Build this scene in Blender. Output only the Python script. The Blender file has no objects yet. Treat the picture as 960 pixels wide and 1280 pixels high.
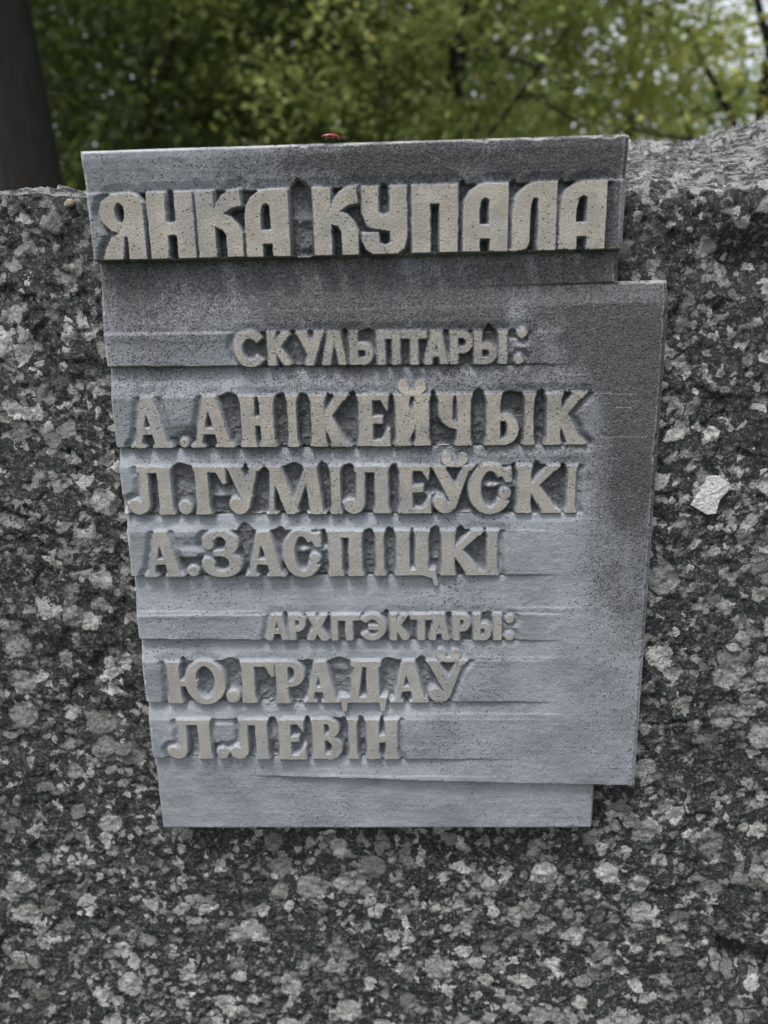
import bpy, math, random
import numpy as np
from mathutils import Matrix, Vector
random.seed(7); rng = np.random.default_rng(11)
S = bpy.context.scene
COL = S.collection

# ------------------------------------------------------------------ measured geometry of the place
PW = 0.36                       # width of the plaque's upper part, metres
EYE = 1.46                      # height of the camera above the ground
CX, CY = 480.0, 640.0
FPX = 961.0
r1 = np.array([0.99942511, -0.00621444, -0.03332897]); r2 = np.array([0.03239154, 0.96454564, 0.26192077])
T = np.array([-0.56300233, -0.67024087, 1.43133662]) * PW
_m = (r1 + r2) / np.linalg.norm(r1 + r2); _d = (r1 - r2) / np.linalg.norm(r1 - r2)   # orthonormalise evenly
r1 = (_m + _d) / math.sqrt(2); r2 = (_m - _d) / math.sqrt(2)
r3 = np.cross(r1, r2)
RC = np.stack([r1, r2, r3], 1)              # wall frame (right, down, into wall) -> camera frame
CP = -RC.T @ T                              # camera in the wall frame
ZT = EYE + CP[1]                            # world height of the plaque's top edge
def W2(p):                                  # wall frame -> world
    return Vector((p[0], p[2], ZT - p[1]))

def ray(px, py):
    return RC.T @ np.array([(px - CX) / FPX, (py - CY) / FPX, 1.0])
def wall(px, py, h=0.0):                    # photo pixel -> (right, down) metres on the plane h metres proud of the reference plane
    d = ray(px, py); k = (-h - CP[2]) / d[2]
    q = CP + d * k
    return q[0], q[1]
def far(px, py, dist):                      # photo pixel -> world point at a horizontal distance from the camera
    d = ray(px, py); k = dist / d[2]
    return W2(CP + d * k)

# ------------------------------------------------------------------ camera, world, sun, exposure
cam = bpy.data.cameras.new('camera'); co = bpy.data.objects.new('camera', cam); COL.objects.link(co)
cam.sensor_fit = 'VERTICAL'; cam.sensor_height = 36; cam.sensor_width = 27
cam.lens = FPX / 1280 * 36; cam.clip_start = 0.01; cam.clip_end = 2000
ax = RC.T @ np.array([1, 0, 0]); ay = RC.T @ np.array([0, -1, 0]); az = RC.T @ np.array([0, 0, -1])
cv = lambda a: Vector((a[0], a[2], -a[1]))
M = Matrix.Identity(4)
for i, a in enumerate((cv(ax), cv(ay), cv(az))):
    M[0][i], M[1][i], M[2][i] = a
loc = W2(CP); M[0][3], M[1][3], M[2][3] = loc
co.matrix_world = M
cam.dof.use_dof = True; cam.dof.focus_distance = 0.585; cam.dof.aperture_fstop = 5.0
S.camera = co

SUN_EL, SUN_ROT = math.radians(68), math.radians(205)
world = bpy.data.worlds.new('World'); S.world = world; world.use_nodes = True
wn = world.node_tree; wn.nodes.clear()
sky = wn.nodes.new('ShaderNodeTexSky'); sky.sky_type = 'NISHITA'; sky.sun_disc = False
sky.sun_elevation = SUN_EL; sky.sun_rotation = SUN_ROT; sky.air_density = 1.0; sky.dust_density = 4.0
hs = wn.nodes.new('ShaderNodeHueSaturation'); hs.inputs['Saturation'].default_value = 0.32
bg = wn.nodes.new('ShaderNodeBackground'); bg.inputs[1].default_value = 0.15
wo = wn.nodes.new('ShaderNodeOutputWorld')
wn.links.new(sky.outputs[0], hs.inputs['Color']); wn.links.new(hs.outputs[0], bg.inputs[0]); wn.links.new(bg.outputs[0], wo.inputs[0])
sl = bpy.data.lights.new('sun', 'SUN'); sl.energy = 1.5; sl.angle = math.radians(11); sl.color = (1, 0.965, 0.92)
so = bpy.data.objects.new('sun', sl); COL.objects.link(so)
# direction towards the sun: rotation 0 is +Y, turning clockwise seen from above
sd = Vector((math.sin(SUN_ROT) * math.cos(SUN_EL), math.cos(SUN_ROT) * math.cos(SUN_EL), math.sin(SUN_EL)))
so.rotation_euler = sd.to_track_quat('Z', 'Y').to_euler()
S.view_settings.view_transform = 'Standard'; S.view_settings.look = 'None'; S.view_settings.gamma = 1
S.view_settings.exposure = 1.0
S.cycles.max_bounces = 6; S.cycles.diffuse_bounces = 3; S.cycles.transparent_max_bounces = 6

# ------------------------------------------------------------------ helpers
def tag(o, label=None, cat=None, group=None, kind=None):
    if label: o['label'] = label
    if cat: o['category'] = cat
    if group: o['group'] = group
    if kind: o['kind'] = kind
    return o
def empty(name, loc, label=None, cat=None, group=None):
    o = bpy.data.objects.new(name, None); COL.objects.link(o); o.location = loc; o.empty_display_size = 0.05
    return tag(o, label, cat, group)
def obj(name, V, Fq, mat, parent=None, smooth=True, normals=None):
    me = bpy.data.meshes.new(name)
    V = np.asarray(V, np.float32)
    if parent is not None: V = V - np.array(parent.location, np.float32)
    if isinstance(Fq, np.ndarray):
        n = Fq.shape[1]
        me.vertices.add(len(V)); me.vertices.foreach_set('co', V.ravel())
        me.loops.add(Fq.size); me.loops.foreach_set('vertex_index', Fq.astype(np.int32).ravel())
        me.polygons.add(len(Fq)); me.polygons.foreach_set('loop_start', np.arange(len(Fq), dtype=np.int32) * n)
        me.update(calc_edges=True)
    else:
        me.from_pydata(V.tolist(), [], Fq); me.update()
    me.polygons.foreach_set('use_smooth', [smooth] * len(me.polygons))
    if normals is not None: me.normals_split_custom_set_from_vertices(normals.tolist())
    if mat: me.materials.append(mat)
    o = bpy.data.objects.new(name, me); COL.objects.link(o)
    if parent is not None: o.parent = parent
    return o
def fattr(o, name, vals):
    a = o.data.attributes.new(name, 'FLOAT', 'POINT'); a.data.foreach_set('value', np.asarray(vals, np.float32))
def sm(a, b, x):
    t = np.clip((x - a) / (b - a), 0, 1); return t * t * (3 - 2 * t)

def hash2(ix, iy, seed):
    n = (ix.astype(np.int64) * 374761393 + iy.astype(np.int64) * 668265263 + seed * 1442695041) & 0xffffffff
    n = ((n ^ (n >> 13)) * 1274126177) & 0xffffffff
    n = (n ^ (n >> 16)) & 0xffffffff
    return n / 4294967295.0
def vnoise(x, y, seed=0):
    ix = np.floor(x); iy = np.floor(y); fx = x - ix; fy = y - iy
    fx = fx * fx * (3 - 2 * fx); fy = fy * fy * (3 - 2 * fy)
    a = hash2(ix, iy, seed); b = hash2(ix + 1, iy, seed); c = hash2(ix, iy + 1, seed); d = hash2(ix + 1, iy + 1, seed)
    return (a + (b - a) * fx) * (1 - fy) + (c + (d - c) * fx) * fy - 0.5
def fbm(x, y, octv=4, seed=0, gain=0.5):
    r = 0; a = 1.0
    for i in range(octv):
        r = r + a * vnoise(x * 2 ** i + 17.3 * i, y * 2 ** i - 9.1 * i, seed + i); a *= gain
    return r
def facets(x, y, seed, tilt=1.0):
    """broken-stone facets: every cell is a tilted plane"""
    ix = np.floor(x); iy = np.floor(y); best = np.full(x.shape, 9.0); h = np.zeros(x.shape)
    for dx in (-1, 0, 1):
        for dy in (-1, 0, 1):
            cx = ix + dx; cy = iy + dy
            px = cx + 0.1 + 0.8 * hash2(cx, cy, seed); py = cy + 0.1 + 0.8 * hash2(cx, cy, seed + 1)
            d = (x - px) ** 2 + (y - py) ** 2
            hh = hash2(cx, cy, seed + 2) - 0.5 + tilt * ((x - px) * (hash2(cx, cy, seed + 3) - 0.5) + (y - py) * (hash2(cx, cy, seed + 4) - 0.5)) * 2
            m = d < best; best = np.where(m, d, best); h = np.where(m, hh, h)
    return h

# ------------------------------------------------------------------ materials
class NT:
    def __init__(s, name):
        s.m = bpy.data.materials.new(name); s.m.use_nodes = True; s.t = s.m.node_tree
        s.b = s.t.nodes['Principled BSDF']; s.out = s.t.nodes['Material Output']
    def n(s, typ, ins=None, **kw):
        q = s.t.nodes.new('ShaderNode' + typ)
        for k, v in kw.items(): setattr(q, k, v)
        for k, v in (ins or {}).items(): s.set(q.inputs[k], v)
        return q
    def set(s, i, v):
        if hasattr(v, 'is_output') or isinstance(v, bpy.types.NodeSocket): s.t.links.new(v, i)
        else: i.default_value = v
    def math(s, op, a, b=0.0, c=None, clamp=False):
        q = s.n('Math', operation=op, use_clamp=clamp); s.set(q.inputs[0], a); s.set(q.inputs[1], b)
        if c is not None: s.set(q.inputs[2], c)
        return q.outputs[0]
    def mix(s, f, a, b, blend='MIX'):
        q = s.n('Mix', data_type='RGBA', blend_type=blend); s.set(q.inputs[0], f); s.set(q.inputs[6], a); s.set(q.inputs[7], b)
        return q.outputs[2]
    def ramp(s, f, lo, hi, a=0.0, b=1.0):
        q = s.n('MapRange', interpolation_type='SMOOTHSTEP'); s.set(q.inputs[0], f)
        q.inputs[1].default_value = lo; q.inputs[2].default_value = hi; q.inputs[3].default_value = a; q.inputs[4].default_value = b
        return q.outputs[0]
    def noise(s, co, scale, detail=4, rough=0.55, dist=0.0):
        return s.n('TexNoise', {'Vector': co, 'Scale': scale, 'Detail': detail, 'Roughness': rough, 'Distortion': dist}).outputs[0]
    def geo(s): return s.n('NewGeometry').outputs['Position']
    def attr(s, name): return s.n('Attribute', attribute_name=name).outputs['Fac']
def c3(r, g, b): return (r, g, b, 1.0)

def plaque_material():
    k = NT('cast_metal_patina'); P = k.geo()
    pol, gro, sta = k.attr('polish'), k.attr('groove'), k.attr('stain')
    streak = k.n('Mapping', {'Vector': P, 'Scale': (1.0, 1.0, 9.0)}).outputs[0]
    n1 = k.noise(P, 22, 5, 0.6); n2 = k.noise(P, 260, 4, 0.7); n3 = k.noise(streak, 30, 4, 0.6); n4 = k.noise(P, 1050, 3, 0.65)
    base = k.mix(k.ramp(n1, 0.3, 0.7), c3(0.152, 0.166, 0.190), c3(0.236, 0.254, 0.284))
    base = k.mix(k.math('MULTIPLY', k.ramp(n3, 0.42, 0.66), 0.22), base, c3(0.33, 0.35, 0.385))
    dirt = k.ramp(k.math('ADD', sta, k.math('MULTIPLY', k.math('SUBTRACT', k.noise(P, 520, 5, 0.8), 0.5), 2.4)), 0.15, 1.15)
    base = k.mix(k.math('MULTIPLY', dirt, 0.88), base, c3(0.040, 0.037, 0.036))
    gr_ = k.math('MULTIPLY', k.ramp(n4, 0.47, 0.62, 0.0, 1.0), k.math('ADD', 0.30, k.math('MULTIPLY', sta, 0.65)))
    base = k.mix(gr_, base, c3(0.035, 0.036, 0.040))
    # darker grey in the carved grooves, strongest in the narrow gaps
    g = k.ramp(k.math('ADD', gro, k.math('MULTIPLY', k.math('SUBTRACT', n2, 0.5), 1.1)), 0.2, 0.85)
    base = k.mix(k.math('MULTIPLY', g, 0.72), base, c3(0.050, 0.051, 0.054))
    # bare, rubbed bronze-coloured faces of the letters
    n5 = k.noise(P, 60, 4, 0.6)
    face = k.mix(k.ramp(n5, 0.3, 0.7), c3(0.245, 0.225, 0.196), c3(0.350, 0.326, 0.287))
    face = k.mix(k.ramp(n4, 0.35, 0.75), face, c3(0.17, 0.16, 0.142))
    f = k.math('MULTIPLY', pol, k.ramp(n2, 0.22, 0.42, 0.65, 1.0))
    base = k.mix(f, base, face)
    base = k.mix(k.math('MULTIPLY', k.attr('wear_highlight'), k.ramp(n2, .3, .55, .15, .75)), base, c3(0.40, 0.40, 0.39))  # pale scratches and rubbed edges, plus edge highlights painted into the colour
    # casting pits, dense in some zones and almost absent in others
    vo = k.n('TexVoronoi', {'Vector': P, 'Scale': 620.0, 'Randomness': 1.0})
    rnd = k.n('SeparateColor', {'Color': vo.outputs['Color']}).outputs[0]
    dens = k.math('ADD', k.math('MULTIPLY', sta, 0.55), k.ramp(k.noise(P, 14, 4, 0.6), 0.42, 0.72, -0.06, 0.25))
    dens = k.math('MULTIPLY', dens, k.math('SUBTRACT', 1.0, k.math('MULTIPLY', pol, 0.75)))
    pit = k.math('MULTIPLY', k.math('LESS_THAN', rnd, dens), k.ramp(vo.outputs['Distance'], 0.50, 0.20))
    base = k.mix(k.math('MULTIPLY', pit, 0.8), base, c3(0.030, 0.030, 0.032))
    k.set(k.b.inputs['Base Color'], base)
    k.set(k.b.inputs['Roughness'], k.math('ADD', 0.50, k.math('MULTIPLY', n2, 0.22)))
    k.b.inputs['Specular IOR Level'].default_value = 0.22; k.b.inputs['Metallic'].default_value = 0.0
    hgt = k.math('ADD', k.math('MULTIPLY', n2, 0.9), k.math('ADD', k.math('MULTIPLY', n4, 1.0), k.math('MULTIPLY', pit, -1.1)))
    hgt = k.math('ADD', hgt, k.math('MULTIPLY', n3, 0.15))
    bm = k.n('Bump', {'Height': hgt, 'Strength': 0.75, 'Distance': 0.0007})
    k.set(k.b.inputs['Normal'], bm.outputs[0])
    return k.m

def granite_material():
    k = NT('rough_granite'); P = k.geo()
    w = k.n('TexNoise', {'Vector': P, 'Scale': 85.0, 'Detail': 6.0, 'Roughness': 0.75})
    off = k.n('VectorMath', operation='SCALE'); sub = k.n('VectorMath', operation='SUBTRACT')
    k.set(sub.inputs[0], w.outputs['Color']); sub.inputs[1].default_value = (0.5, 0.5, 0.5)
    k.set(off.inputs[0], sub.outputs[0]); off.inputs['Scale'].default_value = 0.012
    add = k.n('VectorMath', operation='ADD'); k.set(add.inputs[0], P); k.set(add.inputs[1], off.outputs[0])
    Q = add.outputs[0]
    def crystals(scale, frac, rlo, rhi, soft, vec, big):
        v = k.n('TexVoronoi', {'Vector': vec, 'Scale': scale, 'Randomness': 1.0})
        sc = k.n('SeparateColor', {'Color': v.outputs['Color']})
        on = k.math('LESS_THAN', sc.outputs[0], frac)
        rad = k.math('ADD', rlo, k.math('MULTIPLY', sc.outputs[1], rhi - rlo))
        d = k.math('SUBTRACT', rad, v.outputs['Distance'])
        m = k.math('MULTIPLY', on, k.ramp(d, -soft, soft))
        return m, sc.outputs[2]
    zone = k.noise(k.n('Mapping', {'Vector': P, 'Rotation': (0, .5, 0), 'Scale': (1, 1, 2.0)}).outputs[0], 8, 4, 0.6)
    def grains(scale, frac, vec, gap=0.0):
        v = k.n('TexVoronoi', {'Vector': vec, 'Scale': scale, 'Randomness': 1.0})
        sc = k.n('SeparateColor', {'Color': v.outputs['Color']})
        on = k.ramp(sc.outputs[0], frac + .012, frac - .012)
        if gap:
            ve = k.n('TexVoronoi', {'Vector': vec, 'Scale': scale, 'Randomness': 1.0}, feature='DISTANCE_TO_EDGE')
            on = k.math('MULTIPLY', on, k.ramp(ve.outputs['Distance'], gap * .4, gap))
        return on, sc.outputs[1]
    fine = k.noise(P, 420, 4, 0.75); grit = k.noise(P, 330, 6, 0.9); mid = k.noise(P, 80, 4, 0.7)
    m0, t0 = crystals(34, 0.38, 0.16, 0.46, 0.03, Q, 1)
    m1, t1 = grains(82, 0.20, Q, .05)
    m2, t2 = grains(180, 0.23, Q, .05)
    m3, t3 = grains(440, 0.26, Q)
    m4, t4 = crystals(650, 0.24, 0.2, 0.5, 0.06, Q, 0)
    dark = k.mix(k.ramp(grit, 0.38, 0.62), c3(0.005, 0.006, 0.007), c3(0.046, 0.051, 0.054))
    def feld(t):
        a = k.mix(t, c3(0.19, 0.186, 0.182), c3(0.70, 0.70, 0.695))
        a = k.mix(k.ramp(mid, 0.3, 0.7, 0, .6), a, c3(0.20, 0.198, 0.195))
        return k.mix(k.ramp(grit, 0.49, 0.60, 0.0, 0.80), a, c3(0.035, 0.037, 0.040))
    c = k.mix(k.math('MULTIPLY', m3, 0.42), dark, k.mix(t3, c3(0.03, 0.03, 0.032), c3(0.26, 0.262, 0.265)))
    c = k.mix(k.math('MULTIPLY', m4, 0.60), c, c3(0.34, 0.345, 0.35))
    c = k.mix(k.math('MULTIPLY', m2, k.ramp(zone, 0.38, 0.58, 0.5, 0.97)), c, feld(t2))
    c = k.mix(k.math('MULTIPLY', m1, k.ramp(zone, 0.38, 0.58, 0.6, 1.0)), c, feld(t1))
    c = k.mix(k.math('MULTIPLY', m0, 0.92), c, feld(t0))
    wt = k.math('MULTIPLY', k.attr('weathered'), k.ramp(k.noise(k.n('Mapping', {'Vector': P, 'Rotation': (0, 0, .25), 'Scale': (1, 2.6, 5)}).outputs[0], 48, 6, 0.75), 0.46, 0.62, 0.0, 0.74))
    c = k.mix(wt, c, c3(0.40, 0.40, 0.40))
    k.set(k.b.inputs['Base Color'], c)
    rg = k.math('SUBTRACT', 0.52, k.math('MULTIPLY', m3, 0.22)); k.set(k.b.inputs['Roughness'], rg)
    k.b.inputs['Specular IOR Level'].default_value = 0.30
    vb = k.n('TexVoronoi', {'Vector': Q, 'Scale': 260.0}); vb2 = k.n('TexVoronoi', {'Vector': Q, 'Scale': 90.0})
    h = k.math('ADD', k.math('MULTIPLY', k.n('SeparateColor', {'Color': vb.outputs['Color']}).outputs[0], 0.6), k.math('MULTIPLY', fine, 1.6))
    h = k.math('ADD', h, k.math('MULTIPLY', vb2.outputs['Distance'], 1.4))
    h = k.math('ADD', h, k.math('MULTIPLY', m1, 0.5))
    bm = k.n('Bump', {'Height': h, 'Strength': 1.0, 'Distance': 0.0030}); k.set(k.b.inputs['Normal'], bm.outputs[0])
    return k.m

def simple_material(name, a, b, scale=20, rough=0.8, bump=0.3, dist=0.01, spec=0.4):
    k = NT(name); P = k.n('TexCoord').outputs['Object']
    n = k.noise(P, scale, 5, 0.65)
    k.set(k.b.inputs['Base Color'], k.mix(k.ramp(n, 0.3, 0.7), c3(*a), c3(*b)))
    k.b.inputs['Roughness'].default_value = rough; k.b.inputs['Specular IOR Level'].default_value = spec
    bm = k.n('Bump', {'Height': n, 'Strength': bump, 'Distance': dist}); k.set(k.b.inputs['Normal'], bm.outputs[0])
    return k.m
def bark_material():
    k = NT('bark'); P = k.n('TexCoord').outputs['Object']
    mp = k.n('Mapping', {'Vector': P, 'Scale': (1, 1, 0.18)}).outputs[0]
    n = k.noise(mp, 22, 6, 0.7)
    k.set(k.b.inputs['Base Color'], k.mix(k.ramp(n, 0.3, 0.7), c3(0.002, 0.0018, 0.0015), c3(0.012, 0.009, 0.007)))
    k.b.inputs['Roughness'].default_value = 0.95
    k.set(k.b.inputs['Normal'], k.n('Bump', {'Height': n, 'Strength': 1.0, 'Distance': 0.06}).outputs[0]); return k.m
def leaf_material(name, a, b, warm, wf=0.15):
    k = NT(name); v = k.attr('tone')
    col = k.mix(v, c3(*a), c3(*b))
    col = k.mix(k.math('MULTIPLY', k.math('GREATER_THAN', k.attr('turn'), 1 - wf), 0.85), col, c3(*warm))
    k.set(k.b.inputs['Base Color'], col); k.b.inputs['Roughness'].default_value = 0.5; k.b.inputs['Specular IOR Level'].default_value = 0.35
    tr = k.n('BsdfTranslucent'); k.set(tr.inputs[0], k.mix(0.5, col, c3(0.24, 0.32, 0.08)))
    mx = k.n('MixShader'); mx.inputs[0].default_value = 0.45
    k.t.links.new(k.b.outputs[0], mx.inputs[1]); k.t.links.new(tr.outputs[0], mx.inputs[2]); k.t.links.new(mx.outputs[0], k.out.inputs[0])
    return k.m
MP = plaque_material(); MG = granite_material(); MB = bark_material()

# ------------------------------------------------------------------ lettering: glyph outlines, height 1, y up
def seg(x0, y0, x1, y1, w0, w1=None):
    w1 = w0 if w1 is None else w1
    dx, dy = x1 - x0, y1 - y0; L = math.hypot(dx, dy); nx, ny = -dy / L, dx / L
    return [(x0 + nx * w0 / 2, y0 + ny * w0 / 2), (x1 + nx * w1 / 2, y1 + ny * w1 / 2), (x1 - nx * w1 / 2, y1 - ny * w1 / 2), (x0 - nx * w0 / 2, y0 - ny * w0 / 2)]
def ell(cx, cy, rx, ry, n=28):
    return [(cx + rx * math.cos(2 * math.pi * i / n), cy + ry * math.sin(2 * math.pi * i / n)) for i in range(n)]
def arc(cx, cy, rx, ry, a0, a1, wx, wy, n=24):     # band between two ellipses, degrees
    o = []; i_ = []
    for i in range(n + 1):
        a = math.radians(a0 + (a1 - a0) * i / n)
        o.append((cx + rx * math.cos(a), cy + ry * math.sin(a))); i_.append((cx + (rx - wx) * math.cos(a), cy + (ry - wy) * math.sin(a)))
    return o + i_[::-1]
def box(x0, y0, x1, y1): return [(x0, y0), (x1, y0), (x1, y1), (x0, y1)]
def stem(x0, x1, f=0.035, y0=0.0, y1=1.0):         # upright with flared ends
    m = 0.14
    return [(x0 - f, y0), (x1 + f, y0), (x1, y0 + m), (x1, y1 - m), (x1 + f, y1), (x0 - f, y1), (x0, y1 - m), (x0, y0 + m)]
def hookfoot(cx, cy, r): return ell(cx, cy, r, r * 1.05)
# each glyph: (adds, cuts) given its width w and stroke widths: t thick, n thin, f flare
def glyph(ch, w, style):
    if style == 'fat':
        t = 0.40 * w
        if ch == 'Н': return [box(0, 0, t, 1), box(w - t, 0, w, 1), box(0, .33, w, .58)], [ell(w / 2, .585, w / 2 - t, .05), ell(w / 2, .33, w / 2 - t, .03)]
        if ch == 'П': return [box(0, 0, t, 1), box(w - t, 0, w, 1), box(0, .72, w, 1)], []
        if ch == 'А': return [[(0, 0), (0, .60), (.04 * w, .76), (.14 * w, .88), (.32 * w, .965), (.52 * w, 1), (w, 1), (w, 0)]], [[(.36 * w, .40), (.36 * w, .60), (.41 * w, .76), (.50 * w, .79), (.58 * w, .76), (.58 * w, .40)], box(.38 * w, -.1, .60 * w, .19)]
        if ch == 'Л': return [[(.0, .02), (.0, .55), (.05 * w, .76), (.18 * w, .88), (.32 * w, .95), (.55 * w, 1), (w, 1), (w, 0), (.55 * w, 0), (.0, 0), (-.05*w,.02)]], [[(.42 * w, -.1), (.28 * w, -.1), (.22*w,.0), (.34 * w, .03), (.40 * w, .12), (.42 * w, .68), (.48 * w, .78), (.58 * w, .76), (.58 * w, -.1)]]
        if ch == 'К': return [box(0, 0, t, 1), [(t * .8, .52), (.45 * w, .80), (.60 * w, .94), (.78 * w, 1), (.98 * w, 1.02), (w, .76), (.78 * w, .73), (.60 * w, .65), (.75 * w, .61), (.90 * w, .50), (w, .36), (w, 0), (.63 * w, 0), (.63 * w, .34), (.56 * w, .42), (.40 * w, .46)]], []
        if ch == 'У': return [[(0, 1), (.38 * w, 1), (.38 * w, .62), (.50 * w, .57), (.62 * w, .62), (.62 * w, 1), (w, 1), (w, .22), (.93 * w, .08), (.78 * w, 0), (.25 * w, 0), (.08 * w, .07), (0, .20), (.0, .33), (.36 * w, .33), (.38 * w, .17), (.50 * w, .13), (.62 * w, .17), (.62 * w, .34), (.30 * w, .37), (.12 * w, .42), (.0, .60)]], []
        if ch == 'Я': return [box(w - t, 0, w, .86), [(w, .80), (w, .86), (.9 * w, .96), (.7 * w, 1), (.3 * w, .98), (.08 * w, .88), (0, .72), (.05 * w, .58), (.25 * w, .44), (.42 * w, .40), (.22 * w, .34), (.08 * w, .18), (.0, 0), (.46 * w, 0), (.54 * w, .35), (w - t * .9, .35), (w - t * .5, .5)]], [ell(.47 * w, .70, .11 * w, .15)]
    if style == 'sans':
        t = 0.235; c = w / 2
        if ch == 'С': return [arc(c + .03, .5, c + .03, .54, 38, 322, t, t * .9)], []
        if ch == 'К': return [box(0, 0, t, 1), seg(t * .6, .42, w - .12, 1.0, .2), seg(t + .04, .55, w - .11, 0, .22)], [box(-1, 1, 3, 2), box(-1, -2, 3, 0)]
        if ch == 'У': return [seg(.12, 1.05, .58 * w, .30, .24), seg(w - .11, 1.05, .42 * w, -.05, .24)], [box(-1, 1, 3, 2), box(-1, -2, 3, 0)]
        if ch == 'Л': return [seg(.12, -.03, .42 * w, 1, .22), seg(w - .12, -.03, .60 * w, 1, .23), box(.33 * w, .8, .70 * w, 1)], [box(-1, -2, 3, 0), box(-1, 1, 3, 2)]
        if ch == 'А': return [seg(.11, -.03, .43 * w, 1.0, .21), seg(w - .11, -.03, .57 * w, 1.0, .22), box(.32 * w, .80, .68 * w, 1), box(.22 * w, .25, .78 * w, .42)], [box(-1, -2, 3, 0), box(-1, 1, 3, 2)]
        if ch == 'Ь': return [box(0, 0, t, 1), box(0, 0, w * .55, .20), box(0, .46, w * .55, .65), arc(w * .55, .325, w * .45, .325, -90, 90, t * .9, .19)], []
        if ch == 'Р': return [box(0, 0, t, 1), box(0, .80, w * .5, 1), box(0, .34, w * .5, .53), arc(w * .5, .67, w * .5, .33, -90, 90, t * .9, .19)], []
        if ch == 'П': return [box(0, 0, t, 1), box(w - t, 0, w, 1), box(0, .8, w, 1)], []
        if ch == 'Т': return [box(0, .79, w, 1), box(c - t / 2, 0, c + t / 2, 1)], []
        if ch == 'І': return [box(0, 0, w, 1)], []
        if ch == 'Х': return [seg(.1, -.03, w - .12, 1.03, .23), seg(.12, 1.03, w - .1, -.03, .24)], [box(-1, 1, 3, 2), box(-1, -2, 3, 0)]
        if ch == 'Э': return [arc(c - .02, .5, c + .02, .52, -145, 145, .24, .2), box(.35 * w, .41, w - .1, .58)], []
    # serif
    t = 0.25; n = 0.14; f = .035; sh = 0.09; c = w / 2
    clip = [box(-1, 1, 4, 2.5), box(-1, -2, 4, 0)]
    if ch == 'І': return [stem(f, w - f)], []
    if ch == 'Н': return [stem(f, t + f), stem(w - t - f, w - f), box(t, .43, w - t, .58)], []
    if ch == 'П': return [stem(f, t + f), stem(w - t - f, w - f), box(t * .8, .86, w - t * .8, 1)], []
    if ch == 'А': return [seg(.12, 0, .42 * w, .97, .10, .12), seg(.50 * w, 1.02, w - .16, 0, .22, .24), box(.22 * w, .27, .70 * w, .38), [(-.02, 0), (.26, 0), (.2, .09), (.04, .07)], [(w - .36, 0), (w + .03, 0), (w - .03, .08), (w - .28, .1)], [(.34*w, .93), (.42*w, 1.0), (.62*w, 1.0), (.52*w, .8), (.42*w, .8)]], clip
    if ch == 'К': return [stem(f, t + f), seg(t * .9, .44, w - .10, 1.0, .12, .16), seg(t + .06, .60, w - .15, 0, .20, .25), [(w - .34, 0), (w + .06, 0), (w - .03, .09), (w - .25, .12)], [(w - .24, 1), (w + .03, 1), (w - .05, .9)]], clip
    if ch == 'Е': return [stem(f, t + f), box(t * .7, .90, w - .02, 1), box(t * .7, 0, w - .02, .10), box(t, .45, .78 * w, .57), [(w - .15, .10), (w, .32), (w + .02, 0), (w - .28, 0)], [(w - .15, .90), (w - .03, .70), (w, 1), (w - .28, 1)]], []
    if ch == 'И' or ch == 'Й':
        a = [stem(f, t + f), stem(w - t - f, w - f), seg(t * .8, .12, w - t * .8, .90, .17)]
        return a, []
    if ch == 'Ч': return [stem(w - t - f, w - f), box(f, .55, t + f, 1), arc(t + .17, .58, .36, .25, 180, 270, .2, .11), box(t + .15, .33, w - t, .47), [(0, 1), (t + 2 * f, 1), (t + f, .86), (f, .86)]], []
    if ch == 'Ь': return [stem(f, t + f), box(t, .48, w * .6, .61), box(t, 0, w * .58, .10), arc(w * .58, .305, w * .42, .305, -90, 90, .20, .12)], []
    if ch == 'Л': return [seg(.38 * w, .93, .36 * w, .25, .15, .15), arc(.36 * w - .14, .24, .215, .24, -180, 5, .15, .15), hookfoot(.12, .17, .125), stem(w - t - f, w - f), box(.26 * w, .88, w - .05, 1)], []
    if ch == 'Г': return [stem(f, t + f), box(t * .7, .89, w, 1), [(w - .20, .92), (w, 1), (w, .66), (w - .05, .64)]], []
    if ch == 'У' or ch == 'Ў': return [seg(.13, 1.03, .55 * w, .33, .23), seg(w - .14, 1.03, .47 * w, .13, .13, .16), arc(.32 * w, .19, .17 * w + .06, .19, -180, 15, .13, .12), hookfoot(.17 * w + .03, .20, .13), [(-.02, 1), (.32, 1), (.25, .9), (.06, .9)], [(w - .27, 1), (w + .02, 1), (w - .06, .91), (w - .18, .91)]], clip
    if ch == 'М': return [seg(.07, -.02, .13, 1.0, .08), seg(.16, 1.03, .44 * w, .0, .24), seg(.43 * w, .0, .76 * w, 1.0, .10), seg(.78 * w, 1.03, w - .14, 0, .25), [(-.04, 0), (.18, 0), (.12, .07)], [(w - .34, 0), (w + .04, 0), (w - .1, .12)], [(.0, 1), (.25, 1), (.12, .88)], [(.68 * w, 1), (.9 * w, 1), (.8 * w, .85)]], clip
    if ch == 'С': return [arc(c, .5, c, .53, 40, 330, .235, .13), [(w - .18, .92), (w - .03, .96), (w - .01, .66), (w - .12, .66), (w - .22, .82)], hookfoot(w - .14, .40, .10)], []
    if ch == 'З': return [arc(c, .73, c * .88, .28, -80, 165, .24, .12), arc(c, .28, c, .30, -165, 80, .25, .12), box(.32 * w, .46, .62 * w, .57), hookfoot(.17, .72, .11), hookfoot(.14, .27, .13)], []
    if ch == 'Ц': return [stem(f, t + f), stem(w - t - .12, w - .12), box(t * .5, 0, w, .13), [(w - .20, .13), (w + .02, .13), (w + .10, -.22), (w + .02, -.24), (w - .03, -.06), (w - .22, 0)]], []
    if ch == 'Р': return [stem(f, t + f), box(t, .88, .55 * w, 1), box(t, .40, .55 * w, .52), arc(.55 * w, .70, .45 * w, .30, -90, 90, .2, .12)], []
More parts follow.
